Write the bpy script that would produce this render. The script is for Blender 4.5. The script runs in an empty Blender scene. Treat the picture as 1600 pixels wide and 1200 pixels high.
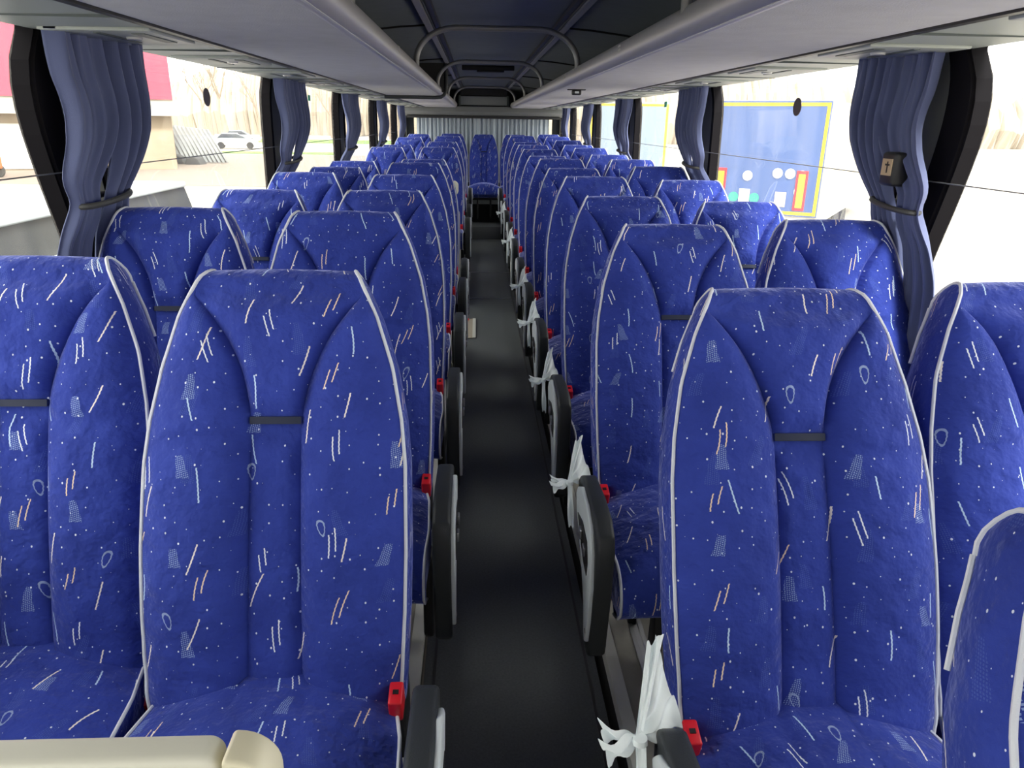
import bpy, bmesh, math, random
from math import sin, cos, pi, radians, floor, sqrt, atan2, exp
from mathutils import Vector, Matrix, Euler
random.seed(7)
S = bpy.context.scene
C = S.collection
# ------------------------------------------------------------------ camera
cd = bpy.data.cameras.new('camera'); cam = bpy.data.objects.new('camera', cd); C.objects.link(cam)
CX, CZ = -0.10, 1.53
cam.location = (CX, 0, CZ)
cam.matrix_world = Matrix.Translation((CX, 0, CZ)) @ (Matrix.Rotation(-0.050289, 4, 'Z') @ Matrix.Rotation(pi/2-0.340995, 4, 'X') @ Matrix.Rotation(0.015708, 4, 'Z'))
cd.sensor_fit = 'HORIZONTAL'; cd.sensor_width = 36; cd.lens = 36*1150/1600; cd.clip_start = .02; cd.clip_end = 500
S.camera = cam
# ------------------------------------------------------------------ light
W = bpy.data.worlds.new('overcast_sky'); S.world = W; W.use_nodes = True
bg = W.node_tree.nodes['Background']; bg.inputs[0].default_value = (1.0, .965, .90, 1); bg.inputs[1].default_value = 1.0
sd = bpy.data.lights.new('sun', 'SUN'); sd.energy = 1.6; sd.angle = radians(12); sd.color = (1, .96, .9)
sun = bpy.data.objects.new('sun', sd); C.objects.link(sun); sun.rotation_euler = (radians(42), radians(24), 0)
S.view_settings.view_transform = 'Standard'; S.view_settings.look = 'None'
S.view_settings.exposure = 2.25; S.view_settings.gamma = 1
cy = S.cycles
cy.use_denoising = True; cy.max_bounces = 10; cy.diffuse_bounces = 6; cy.transparent_max_bounces = 24; cy.glossy_bounces = 4
cy.sample_clamp_indirect = 6; cy.caustics_reflective = False; cy.caustics_refractive = False
# ------------------------------------------------------------------ materials
def mat(name, col, rough=.6, metal=0, bump=0, bscale=200, var=0, vscale=8, sheen=0, spec=.5, coat=0):
    m = bpy.data.materials.new(name); m.use_nodes = True; nt = m.node_tree; b = nt.nodes['Principled BSDF']
    b.inputs['Base Color'].default_value = (*col, 1); b.inputs['Roughness'].default_value = rough
    b.inputs['Metallic'].default_value = metal; b.inputs['Specular IOR Level'].default_value = spec
    b.inputs['Sheen Weight'].default_value = sheen; b.inputs['Coat Weight'].default_value = coat
    tc = nt.nodes.new('ShaderNodeTexCoord')
    if var:
        n = nt.nodes.new('ShaderNodeTexNoise'); n.inputs['Scale'].default_value = vscale; n.inputs['Detail'].default_value = 4
        nt.links.new(tc.outputs['Object'], n.inputs['Vector'])
        mx = nt.nodes.new('ShaderNodeMix'); mx.data_type = 'RGBA'
        mx.inputs[6].default_value = (*[c*(1-var) for c in col], 1); mx.inputs[7].default_value = (*[min(1, c*(1+var)) for c in col], 1)
        nt.links.new(n.outputs[0], mx.inputs[0]); nt.links.new(mx.outputs[2], b.inputs['Base Color'])
    if bump:
        n = nt.nodes.new('ShaderNodeTexNoise'); n.inputs['Scale'].default_value = bscale; n.inputs['Detail'].default_value = 3
        nt.links.new(tc.outputs['Object'], n.inputs['Vector'])
        bp = nt.nodes.new('ShaderNodeBump'); bp.inputs['Strength'].default_value = bump; bp.inputs['Distance'].default_value = .002
        nt.links.new(n.outputs[0], bp.inputs['Height']); nt.links.new(bp.outputs[0], b.inputs['Normal'])
    return m

def fabric():
    m = bpy.data.materials.new('patterned_blue_velour'); m.use_nodes = True; nt = m.node_tree; N = nt.nodes; Lk = nt.links
    b = N['Principled BSDF']
    def mth(op, a, c=None, d=None):
        n = N.new('ShaderNodeMath'); n.operation = op
        for i, v in enumerate((a, c, d)):
            if v is None: continue
            if isinstance(v, (int, float)): n.inputs[i].default_value = v
            else: Lk.new(v, n.inputs[i])
        return n.outputs[0]
    uv = N.new('ShaderNodeTexCoord').outputs['UV']
    oi = N.new('ShaderNodeObjectInfo').outputs['Random']
    sp = N.new('ShaderNodeSeparateXYZ'); Lk.new(uv, sp.inputs[0])
    U = mth('MULTIPLY_ADD', oi, 31.7, sp.outputs[0]); V = mth('MULTIPLY_ADD', oi, 17.3, sp.outputs[1])
    def layer(cx, cyy, seed, kind, prob, length, wid):
        x = mth('DIVIDE', mth('ADD', U, seed*1.37), cx); y = mth('DIVIDE', mth('ADD', V, seed*.73), cyy)
        # stagger columns
        ix = mth('FLOOR', x); y = mth('MULTIPLY_ADD', ix, .37, y); iy = mth('FLOOR', y)
        cb = N.new('ShaderNodeCombineXYZ'); Lk.new(ix, cb.inputs[0]); Lk.new(iy, cb.inputs[1]); cb.inputs[2].default_value = seed
        w = N.new('ShaderNodeTexWhiteNoise'); w.noise_dimensions = '3D'; Lk.new(cb.outputs[0], w.inputs['Vector'])
        sc = N.new('ShaderNodeSeparateColor'); Lk.new(w.outputs['Color'], sc.inputs[0]); r, g, bb = sc.outputs
        rv = w.outputs['Value']
        lx = mth('MULTIPLY', mth('SUBTRACT', mth('FRACT', x), mth('MULTIPLY_ADD', r, .4, .3)), cx)
        ly = mth('MULTIPLY', mth('SUBTRACT', mth('FRACT', y), mth('MULTIPLY_ADD', g, .3, .35)), cyy)
        # tilt and bend
        lx = mth('MULTIPLY_ADD', ly, mth('MULTIPLY_ADD', bb, .75, -.32), lx)
        lx = mth('MULTIPLY_ADD', mth('SINE', mth('MULTIPLY', ly, 900)), .0003, lx)
        lx = mth('MULTIPLY_ADD', mth('MULTIPLY', ly, ly), mth('MULTIPLY_ADD', g, 8, -4), lx)
        ln = mth('MULTIPLY', mth('MULTIPLY_ADD', r, .6, .6), length)
        iny = mth('LESS_THAN', mth('ABSOLUTE', ly), ln)
        if kind == 'one': ds = mth('ABSOLUTE', lx)
        elif kind == 'two':
            ly2 = mth('ABSOLUTE', mth('MULTIPLY_ADD', mth('SIGN', lx), .006, ly)); iny = mth('LESS_THAN', ly2, ln)
            ds = mth('ABSOLUTE', mth('SUBTRACT', mth('ABSOLUTE', lx), .0055))
        elif kind == 'loop':
            q = mth('MULTIPLY', lx, mth('MULTIPLY_ADD', mth('DIVIDE', ly, ln), .6, 1.5))
            e = mth('SQRT', mth('ADD', mth('POWER', mth('DIVIDE', q, .011), 2), mth('POWER', mth('DIVIDE', ly, ln), 2)))
            ds = mth('MULTIPLY', mth('ABSOLUTE', mth('SUBTRACT', e, .85)), .008)
        else:
            ds = mth('ABSOLUTE', mth('SUBTRACT', mth('PINGPONG', mth('ADD', lx, .5), .0034), .0017))
            ds = mth('SUBTRACT', .0017, ds)
            iny = mth('MULTIPLY', iny, mth('LESS_THAN', mth('ABSOLUTE', lx), mth('MULTIPLY_ADD', ly, .14, .0085)))
            iny = mth('MULTIPLY', iny, mth('GREATER_THAN', mth('FRACT', mth('MULTIPLY_ADD', ly, 300, mth('MULTIPLY', lx, 90))), .42))
        on = mth('LESS_THAN', ds, wid*1.25)
        msk = mth('MULTIPLY', mth('MULTIPLY', on, iny), mth('LESS_THAN', rv, prob))
        return msk, bb
    base = N.new('ShaderNodeTexNoise'); base.inputs['Scale'].default_value = 7; base.inputs['Detail'].default_value = 7; base.inputs['Roughness'].default_value = .6
    Lk.new(uv, base.inputs['Vector'])
    mx = N.new('ShaderNodeMix'); mx.data_type = 'RGBA'; mx.inputs[6].default_value = (.012, .022, .17, 1); mx.inputs[7].default_value = (.048, .082, .47, 1)
    Lk.new(base.outputs[0], mx.inputs[0]); col = mx.outputs[2]
    def over(col, msk, c, alpha, c2=None, sel=None):
        a = mth('MULTIPLY', msk, alpha)
        m_ = N.new('ShaderNodeMix'); m_.data_type = 'RGBA'; Lk.new(a, m_.inputs[0]); Lk.new(col, m_.inputs[6])
        if c2 is None: m_.inputs[7].default_value = (*c, 1)
        else:
            k = N.new('ShaderNodeMix'); k.data_type = 'RGBA'; Lk.new(mth('GREATER_THAN', sel, .55), k.inputs[0])
            k.inputs[6].default_value = (*c, 1); k.inputs[7].default_value = (*c2, 1); Lk.new(k.outputs[2], m_.inputs[7])
        return m_.outputs[2]
    # faint dark blotches
    mk, s_ = layer(.085, .13, 9, 'multi', .6, .030, .0007); col = over(col, mk, (.14, .21, .55), .30)
    mk, s_ = layer(.115, .15, 3, 'multi', .50, .026, .0008); col = over(col, mk, (.42, .56, .85), .62)
    mk, s_ = layer(.13, .17, 5, 'loop', .22, .024, .0008); col = over(col, mk, (.5, .62, .85), .55)
    mk, s_ = layer(.110, .135, 1, 'two', .62, .024, .0009); col = over(col, mk, (.86, .90, .98), .9, (.92, .72, .52), s_)
    mk, s_ = layer(.088, .122, 2, 'one', .70, .029, .00105); col = over(col, mk, (.55, .72, .95), .9, (.93, .86, .80), s_)
    # specks
    vo = N.new('ShaderNodeTexVoronoi'); vo.inputs['Scale'].default_value = 42; vo.voronoi_dimensions = '2D'
    cb = N.new('ShaderNodeCombineXYZ'); Lk.new(U, cb.inputs[0]); Lk.new(mth('MULTIPLY', V, .8), cb.inputs[1]); Lk.new(cb.outputs[0], vo.inputs['Vector'])
    scv = N.new('ShaderNodeSeparateColor'); Lk.new(vo.outputs['Color'], scv.inputs[0])
    mk = mth('LESS_THAN', vo.outputs['Distance'], mth('MULTIPLY_ADD', scv.outputs[0], .075, -.006)); col = over(col, mk, (.80, .85, .97), .9)
    Lk.new(col, b.inputs['Base Color'])
    b.inputs['Roughness'].default_value = .85; b.inputs['Specular IOR Level'].default_value = .2
    b.inputs['Sheen Weight'].default_value = .8; b.inputs['Sheen Roughness'].default_value = .35; b.inputs['Sheen Tint'].default_value = (.45, .5, 1, 1)
    wv = N.new('ShaderNodeTexNoise'); wv.inputs['Scale'].default_value = 420; wv.inputs['Detail'].default_value = 2; Lk.new(uv, wv.inputs['Vector'])
    w2 = N.new('ShaderNodeTexNoise'); w2.inputs['Scale'].default_value = 22; w2.inputs['Detail'].default_value = 3; Lk.new(uv, w2.inputs['Vector'])
    bp = N.new('ShaderNodeBump'); bp.inputs['Strength'].default_value = .45; bp.inputs['Distance'].default_value = .001
    bp2 = N.new('ShaderNodeBump'); bp2.inputs['Strength'].default_value = .9; bp2.inputs['Distance'].default_value = .016
    Lk.new(w2.outputs[0], bp2.inputs['Height']); Lk.new(wv.outputs[0], bp.inputs['Height']); Lk.new(bp2.outputs[0], bp.inputs['Normal']); Lk.new(bp.outputs[0], b.inputs['Normal'])
    return m
FAB = fabric()
PIPE = mat('piping_cord', (.70, .72, .80), .6, bump=.3, bscale=600)
STRAP = mat('seam_strap', (.012, .018, .05), .7)
BLK = mat('black_plastic', (.012, .012, .014), .45, bump=.15, bscale=500)
DKG = mat('charcoal_plastic', (.028, .032, .036), .5, bump=.25, bscale=700)
SIL = mat('silver_grey_plastic', (.72, .77, .80), .4)
RED = mat('red_plastic', (.75, .015, .03), .35)
STEEL = mat('steel', (.5, .5, .52), .35, 1)
ALU = mat('aluminium_trim', (.85, .84, .80), .45, .1)
BRASS = mat('brass', (.65, .45, .2), .35, .8)
BAGM = mat('white_plastic_film', (.86, .92, .94), .4, bump=.5, bscale=60)
FLOORM = mat('dark_vinyl_floor', (.125, .135, .145), .55, bump=.5, bscale=420, var=.35, vscale=140, spec=.5)
PODM = mat('podium_vinyl', (.42, .40, .36), .6, var=.2, vscale=20)
RISER = mat('black_riser', (.018, .02, .022), .6)
CEIL = mat('ceiling_trim_fabric', (.19, .215, .24), .85, bump=.3, bscale=300, var=.12, vscale=12)
RACKP = mat('rack_carpet_grey', (.66, .66, .68), .9, bump=.5, bscale=260, var=.1, vscale=14)
SERV = mat('service_panel_grey', (.44, .48, .45), .5)
SERVD = mat('service_panel_dark', (.10, .12, .12), .5)
LIPM = mat('rack_rail_silver', (.52, .51, .53), .40, .3)
HOOP = mat('hoop_grey', (.32, .32, .33), .4, .3)
RAILM = mat('ceiling_rail_grey', (.45, .45, .46), .4, .3)
RUB = mat('black_rubber', (.009, .008, .010), .8, spec=.08)
PILL = mat('pillar_cover_grey', (.22, .22, .19), .7)
WALLM = mat('side_wall_trim', (.10, .11, .13), .8, bump=.3, bscale=200)
CURT = mat('blue_grey_curtain', (.10, .12, .25), .75, bump=.25, bscale=900, sheen=.3)
CURG = mat('pale_rear_curtain', (.46, .52, .60), .8, bump=.2, bscale=500)
TIE = mat('curtain_tie', (.05, .05, .05), .6)
CREAM = mat('cream_plastic', (.74, .72, .62), .42)
ICE = mat('pale_blue_plastic', (.58, .66, .68), .4)
BEIGE = mat('beige_plate', (.48, .42, .34), .6)
WIRE = mat('steel_wire', (.22, .22, .22), .5, .5)
def glassm(name, tint=(.93, .97, .95), refl=.06):
    m = bpy.data.materials.new(name); m.use_nodes = True; nt = m.node_tree; nt.nodes.clear()
    o = nt.nodes.new('ShaderNodeOutputMaterial'); t = nt.nodes.new('ShaderNodeBsdfTransparent'); t.inputs[0].default_value = (*tint, 1)
    g = nt.nodes.new('ShaderNodeBsdfGlossy'); g.inputs['Roughness'].default_value = .02
    lw = nt.nodes.new('ShaderNodeLayerWeight'); lw.inputs[0].default_value = .5
    pw = nt.nodes.new('ShaderNodeMath'); pw.operation = 'POWER'; nt.links.new(lw.outputs['Facing'], pw.inputs[0]); pw.inputs[1].default_value = 5
    fr = nt.nodes.new('ShaderNodeMath'); fr.operation = 'MULTIPLY_ADD'; nt.links.new(pw.outputs[0], fr.inputs[0]); fr.inputs[1].default_value = .6; fr.inputs[2].default_value = .03
    # thin film of dust, added to lay a pale haze over the view
    tl = nt.nodes.new('ShaderNodeBsdfTranslucent'); tl.inputs[0].default_value = (.9, .87, .8, 1)
    dm = nt.nodes.new('ShaderNodeMixShader'); nt.links.new(t.outputs[0], dm.inputs[1]); nt.links.new(tl.outputs[0], dm.inputs[2])
    tc = nt.nodes.new('ShaderNodeTexCoord'); mp = nt.nodes.new('ShaderNodeMapping'); mp.inputs['Scale'].default_value = (1, 3, .5)
    nz = nt.nodes.new('ShaderNodeTexNoise'); nz.inputs['Scale'].default_value = 3; nt.links.new(tc.outputs['Object'], mp.inputs[0]); nt.links.new(mp.outputs[0], nz.inputs['Vector'])
    dd = nt.nodes.new('ShaderNodeMath'); dd.operation = 'MULTIPLY'; nt.links.new(nz.outputs[0], dd.inputs[0]); dd.inputs[1].default_value = .10; nt.links.new(dd.outputs[0], dm.inputs[0])
    mx = nt.nodes.new('ShaderNodeMixShader'); nt.links.new(fr.outputs[0], mx.inputs[0]); nt.links.new(dm.outputs[0], mx.inputs[1]); nt.links.new(g.outputs[0], mx.inputs[2])
    nt.links.new(mx.outputs[0], o.inputs[0]); return m
GLASS = glassm('window_glass')
# ------------------------------------------------------------------ mesh helpers
class MB:
    def __init__(s): s.v = []; s.f = []; s.uv = []; s.mi = []
    def face(s, idx, uvs=None, mi=0):
        s.f.append(tuple(idx)); s.uv.append(uvs); s.mi.append(mi)
    def grid(s, P, UV=None, closeu=False, flip=False, mi=0):
        # P[j][i]
        b = len(s.v); nj = len(P); ni = len(P[0])
        for row in P:
            for p in row: s.v.append(tuple(p))
        for j in range(nj-1):
            for i in range(ni if closeu else ni-1):
                i2 = (i+1) % ni
                q = [b+j*ni+i, b+j*ni+i2, b+(j+1)*ni+i2, b+(j+1)*ni+i]
                u = [UV[j][i], UV[j][i2], UV[j+1][i2], UV[j+1][i]] if UV else None
                if flip: q.reverse(); u = u[::-1] if u else None
                s.face(q, u, mi)
        return b
    def box(s, x0, x1, y0, y1, z0, z1, mi=0):
        b = len(s.v)
        for z in (z0, z1):
            for (x, y) in ((x0, y0), (x1, y0), (x1, y1), (x0, y1)): s.v.append((x, y, z))
        for q in ((3, 2, 1, 0), (4, 5, 6, 7), (0, 1, 5, 4), (1, 2, 6, 5), (2, 3, 7, 6), (3, 0, 4, 7)): s.face([b+k for k in q], mi=mi)
    def tube(s, path, r, n=8, closed=False, cap=True, mi=0):
        path = [Vector(p) for p in path]; m = len(path); b = len(s.v)
        prev = None
        for k, p in enumerate(path):
            if closed: t = path[(k+1) % m]-path[k-1]
            else: t = path[min(k+1, m-1)]-path[max(k-1, 0)]
            t.normalize()
            if prev is None:
                a = Vector((0, 0, 1)) if abs(t.z) < .9 else Vector((1, 0, 0)); u = t.cross(a).normalized()
            else: u = (prev-t*prev.dot(t)).normalized()
            prev = u; w = t.cross(u)
            rr = r[k] if isinstance(r, (list, tuple)) else r
            for i in range(n):
                a = 2*pi*i/n; s.v.append(tuple(p+u*cos(a)*rr+w*sin(a)*rr))
        for k in range(m if closed else m-1):
            for i in range(n):
                a0 = b+k*n+i; a1 = b+k*n+(i+1) % n; k2 = (k+1) % m
                s.face([a0, a1, b+k2*n+(i+1) % n, b+k2*n+i], mi=mi)
        if cap and not closed:
            s.face([b+i for i in range(n)][::-1], mi=mi); s.face([b+(m-1)*n+i for i in range(n)], mi=mi)
    def extr(s, prof, fn, a0, a1, mi=0):
        # prof: list of 2D pts; fn(p,a)->3D
        n = len(prof); b = len(s.v)
        for a in (a0, a1):
            for p in prof: s.v.append(tuple(fn(p, a)))
        for i in range(n): s.face([b+i, b+(i+1) % n, b+n+(i+1) % n, b+n+i], mi=mi)
        s.face([b+i for i in range(n)][::-1], mi=mi); s.face([b+n+i for i in range(n)], mi=mi)
    def build(s, name, mats, parent=None, smooth=True, bevel=0, loc=None, angle=40, normals=True):
        me = bpy.data.meshes.new(name); me.from_pydata(s.v, [], s.f)
        if any(u for u in s.uv):
            l = me.uv_layers.new(name='UVMap'); k = 0
            for u, f in zip(s.uv, s.f):
                for i in range(len(f)):
                    if u: l.data[k].uv = u[i]
                    k += 1
        if not isinstance(mats, (list, tuple)): mats = [mats]
        for m_ in mats: me.materials.append(m_)
        for p, mi in zip(me.polygons, s.mi): p.material_index = mi
        if normals or bevel:
            bm = bmesh.new(); bm.from_mesh(me)
            if normals: bmesh.ops.recalc_face_normals(bm, faces=bm.faces)
            if bevel:
                es = [e for e in bm.edges if len(e.link_faces) == 2 and e.calc_face_angle(0) > radians(30)]
                bmesh.ops.bevel(bm, geom=es, offset=bevel, segments=3, affect='EDGES', profile=.5, clamp_overlap=True)
            bm.to_mesh(me); bm.free()
        if smooth:
            me.polygons.foreach_set('use_smooth', [True]*len(me.polygons)); me.set_sharp_from_angle(angle=radians(angle))
        o = bpy.data.objects.new(name, me); C.objects.link(o)
        if loc: o.location = loc
        if parent: o.parent = parent
        return o
def thing(name, label, cat, loc=(0, 0, 0), group=None):
    o = bpy.data.objects.new(name, None); o.empty_display_size = .1; C.objects.link(o); o.location = loc
    return tag(o, label, cat, group)
def tag(o, label, cat, group=None, kind=None):
    if label: o['label'] = label
    if cat: o['category'] = cat
    if group: o['group'] = group
    if kind: o['kind'] = kind
    return o
def struct(o): o['kind'] = 'structure'; return o
def copy_tree(o, parent=None):
    c = o.copy(); C.objects.link(c); c.parent = parent
    for ch in list(o.children):
        copy_tree(ch, c)
    return c
def interp(x, xs, ys):
    if x <= xs[0]: return ys[0]
    for i in range(len(xs)-1):
        if x <= xs[i+1]: t = (x-xs[i])/(xs[i+1]-xs[i]); return ys[i]*(1-t)+ys[i+1]*t
    return ys[-1]
def smst(t): t = max(0, min(1, t)); return t*t*(3-2*t)
# bus constants
HW = 1.17; Y0 = -2.3; Y1 = 11.95; PODZ = .15; SOF = 1.73; SILL = .93
DOOR0, DOOR1 = 5.12, 6.35
def podz(y): return interp(y, [5.6, 6.6, 8.2, 9.2, 11], [.15, .18, .20, .24, .26])
# ------------------------------------------------------------------ shell
m = MB(); m.box(-.256, .256, Y0, 10.3, -.08, 0); struct(m.build('floor', FLOORM, smooth=False))
m = MB(); m.box(-.256, .256, 10.3, 10.86, 0, .17); struct(m.build('trim_1', FLOORM, smooth=False))
m = MB(); m.box(-.256, .256, 10.86, Y1, 0, .42); struct(m.build('trim_2', RISER, smooth=False))
def podium(sx, y0, y1, n):
    ys = [y0]+[y for y in (5.6, 6.6, 8.2, 9.2, 11) if y0 < y < y1]+[y1]
    m = MB(); a, b_ = .27, HW
    top = [[(sx*a, y, podz(y)), (sx*b_, y, podz(y))] for y in ys]
    bot = [[(sx*a, y, -.08), (sx*b_, y, -.08)] for y in ys]
    m.grid(top, mi=0); m.grid(bot, mi=1)
    for i in (0, 1): m.grid([[t[i] for t in top], [t[i] for t in bot]], mi=1)
    for k in (0, -1): m.grid([top[k], bot[k]], mi=1)
    struct(m.build('floor_platform_%d' % n, [PODM, RISER], smooth=False))
    m = MB()
    P = [[(sx*.252, y, podz(y)-.035), (sx*.252, y, podz(y)+.004), (sx*.285, y, podz(y)+.004), (sx*.285, y, podz(y)-.004)] for y in ys]
    m.grid(P); struct(m.build('trim_%d' % (n+2), ALU, smooth=False))
    # seat tracks let into the platform
    m = MB()
    for xx in (.36, .60, .96):
        P = [[(sx*(xx+q), y, podz(y)+h) for q, h in ((-.02, .001), (-.02, .006), (-.008, .006), (-.006, .002), (.006, .002), (.008, .006), (.02, .006), (.02, .001))] for y in ys]
        m.grid(P)
    struct(m.build('trim_%d' % (n+5), STEEL, smooth=False))
podium(1, Y0, Y1, 1); podium(-1, Y0, DOOR0, 2); podium(-1, DOOR1, Y1, 3)
# brass floor bolts on the right platform
for k, y in enumerate((.86, 1.66, 2.46)):
    m = MB(); n = 16
    for r0, r1, z0, z1 in ((.016, .016, 0, .004), (.016, .008, .004, .003), (.008, .0005, .003, .002)):
        m.grid([[(r0*cos(2*pi*i/n), r0*sin(2*pi*i/n), z0) for i in range(n)], [(r1*cos(2*pi*i/n), r1*sin(2*pi*i/n), z1) for i in range(n)]], closeu=True)
    o = m.build('floor_bolt', BRASS, loc=(.29+.02, y+.25, PODZ+.001))
    tag(o, ['brass ringed floor bolt beside the front right seat leg', 'brass floor bolt under the second right aisle seat', 'brass floor bolt under the third right aisle seat'][k], 'bolt', 'brass bolts in the right platform')
# stairwell at the middle door
m = MB()
m.box(-1.17, -.256, DOOR0-.02, DOOR0, -1.15, -.08); m.box(-1.17, -.256, DOOR1, DOOR1+.02, -1.15, -.08)
for k in range(4): m.box(-.256-.22*(k+1), -.256-.22*k, DOOR0, DOOR1, -1.15, -.22*(k+1)+.0)
struct(m.build('trim_13', DKG, smooth=False))
# door landing plate
t = thing('landing_plate', 'beige landing plate with white nosing let into the aisle beside the middle door', 'plate', (-.165, 5.72, .002))
m = MB(); m.box(-.085, .03, -.40, .17, 0, .006); m.build('plate', BEIGE, t, smooth=False)
m = MB(); m.box(.03, .055, -.40, .17, 0, .009); m.build('nosing', mat('white_nosing', (.75, .75, .70), .5), t, smooth=False)
m = MB(); m.box(-.055, .0, .12, .17, .006, .008); m.build('sticker', RED, t, smooth=False)
# floor joints
for k, y in enumerate((6.65, 7.9)):
    m = MB(); m.box(-.252, .252, y, y+.02, 0, .004)
    tag(m.build('floor_strip', STEEL, bevel=.001), ['metal joint strip across the dark aisle floor, nearer one', 'metal joint strip across the dark aisle floor, farther one'][k], 'floor strip')
# cable duct lines along aisle
m = MB(); m.box(.222, .230, Y0, 10.3, 0, .003); struct(m.build('trim_14', mat('floor_weld', (.07, .07, .075), .5), smooth=False))
m = MB(); m.box(-.230, -.222, Y0, 10.3, 0, .003); struct(m.build('trim_15', bpy.data.materials['floor_weld'], smooth=False))

# --- side walls with rounded window openings
def rrect(y0, y1, z0, z1, r, n=10):
    pts = []
    for (cy_, cz_, a0) in ((y1-r, z1-r, 0), (y0+r, z1-r, 90), (y0+r, z0+r, 180), (y1-r, z0+r, 270)):
        for i in range(n+1):
            a = radians(a0+90*i/n); pts.append((cy_+r*cos(a), cz_+r*sin(a)))
    return pts
LEFT_E = [-.15, 1.965, 4.11, 6.10, 8.14, 10.2]; RIGHT_E = [-.05, 1.97, 4.14, 6.2, 8.22, 10.28]
def eoff(z, first): return sum(eoff0(z+.02*k, first) for k in (-2, -1, 0, 1, 2))/5
def eoff0(z, first):
    return interp(z, [.93, 1.05, 1.17, 1.36, 1.5, 1.58, 1.65, 1.70, 1.76], [.15, .13, .10, .035, -.004, -.01, .0, .03, .09] if first else [-.03, -.03, -.02, -.01, -.004, 0, .01, .04, .11])
def wall(sx, edges, side):
    X = sx*HW; m = MB(); wn = 1 if sx < 0 else 20
    PW = .26
    ops = []
    prev = Y0
    starts = [Y0+.1]+[e+PW for e in edges]
    ends = edges+[Y1-.25]
    for i, (a, b_) in enumerate(zip(starts, ends)):
        by0 = Y0 if i == 0 else edges[i-1]+PW/2
        by1 = Y1 if i == len(ends)-1 else edges[i]+PW/2
        ztop = 1.80; zb = SILL
        z1 = SOF+.03
        def skew(pts):
            mid = (a+b_)/2; out = []
            for y, z in pts:
                if y > mid and i < len(ends)-1: y += eoff(z, i == 1)
                if y < mid and i > 0: y += .6*eoff(z, i == 2)
                out.append((y, z))
            return out
        def denser(n0): return n0
        inner = rrect(a, b_, zb, z1, .04)
        # split the straight sides so that the pillar edge can bow
        def side_split(pts):
            k = 11; A = pts[:k]; B = pts[k:2*k]; Cc = pts[2*k:3*k]; D = pts[3*k:]
            m1 = [(B[-1][0], B[-1][1]+(Cc[0][1]-B[-1][1])*q/13) for q in range(1, 13)]
            m2 = [(D[-1][0], D[-1][1]+(A[0][1]-D[-1][1])*q/13) for q in range(1, 13)]
            return A+B+m1+Cc+D+m2
        raw = inner
        cyy, czz = (a+b_)/2, (zb+z1)/2
        lowb = SILL-.02
        outer = []
        n = 10
        # map to the bay rectangle, corners snapped
        for k, (py, pz) in enumerate(inner):
            q = k % (n+1); c = k//(n+1)
            cornery = by1 if c in (0, 3) else by0; cornerz = ztop if c in (0, 1) else lowb
            t = q/n
            edge = {0: ((by1, pz), (py, ztop)), 1: ((py, ztop), (by0, pz)), 2: ((by0, pz), (py, lowb)), 3: ((py, lowb), (by1, pz))}[c]
            if q < n/2: o_ = edge[0]
            elif q > n/2: o_ = edge[1]
            else: o_ = (cornery, cornerz)
            outer.append(o_)
        outer = side_split(outer); inner = skew(side_split(inner))
        m.grid([[(X, y, z) for y, z in outer], [(X, y, z) for y, z in inner]], closeu=True, mi=0)
        m.grid([[(X, y, z) for y, z in inner], [(X+sx*.05, y, z) for y, z in inner]], closeu=True, mi=1)
        # exterior skin
        m.grid([[(X+sx*.05, y, z) for y, z in outer], [(X+sx*.05, y, z) for y, z in inner]], closeu=True, mi=1)
        # window
        w = MB(); 
        nI = 24; zz = [zb+(z1-zb)*k/nI for k in range(nI+1)]; L_ = skew([(a, z) for z in zz]); R_ = skew([(b_, z) for z in zz]); w.grid([[(X+sx*.035, p[0], p[1]), (X+sx*.035, q[0], q[1])] for p, q in zip(L_, R_)])
        fr = MB()
        bw = .02
        i2 = skew(side_split(rrect(a+bw, b_-bw, zb+bw, z1-bw, .03)))
        # window rubber: broad black band beside the first pillar
        bl = .012 if i != 1 else .012
        big0 = .0; big1 = .10 if i == 1 else .018
        o2 = skew(side_split(rrect(a-.018, b_+.018, zb-.018, z1+.018, .05)))
        fr.grid([[(X-sx*.0, y, z) for y, z in o2], [(X-sx*.008, y, z) for y, z in o2], [(X-sx*.008, y, z) for y, z in i2], [(X+sx*.034, y, z) for y, z in i2]], closeu=True)
        fo = struct(fr.build('window_%d' % (wn+i), RUB, smooth=False))
        g = w.build('pane', GLASS, fo, smooth=False, normals=False)
    struct(m.build('wall_'+side, [PILL, RUB], smooth=False))
    # lower wall
    m = MB()
    segs = [(Y0, Y1)] if sx > 0 else [(Y0, DOOR0), (DOOR1, Y1)]
    for a, b_ in segs:
        P = [[(X, y, z) for z in (-.08, .3, SILL-.02)] for y in (a, b_)]; m.grid(P)
        m.grid([[(X+sx*.05, y, -1.15), (X+sx*.05, y, SILL-.02)] for y in (a, b_)])
        m.grid([[(X-sx*.03, y, SILL-.03), (X-sx*.03, y, SILL-.005), (X+sx*.04, y, SILL)] for y in (a, b_)])
    struct(m.build('wall_lower_'+side, WALLM, smooth=False))
    m = MB(); m.grid([[(X-sx*.032, y, SILL-.012), (X-sx*.026, y, SILL+.012), (X+sx*.02, y, SILL+.014)] for y in (Y0, Y1-.3)])
    struct(m.build('trim_%d' % (16 if sx < 0 else 17), mat('sill_'+side, (.6, .62, .62), .4), smooth=False))
    # broad black frit on the first pillar
    e = edges[1]
    m = MB(); ys = []
    P = []
    for k in range(25):
        z = SILL+(1.80-SILL)*k/24
        bow = .012*sin(pi*k/24)
        q_ = .05*(1-k/24); P.append([(X-sx*.006, e-.012+eoff(z, True), z), (X-sx*.014, e-.006+eoff(z, True), z), (X-sx*.014, e+.075+q_+eoff(z, True)*.7, z), (X-sx*.004, e+.085+q_+eoff(z, True)*.7, z)])
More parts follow.
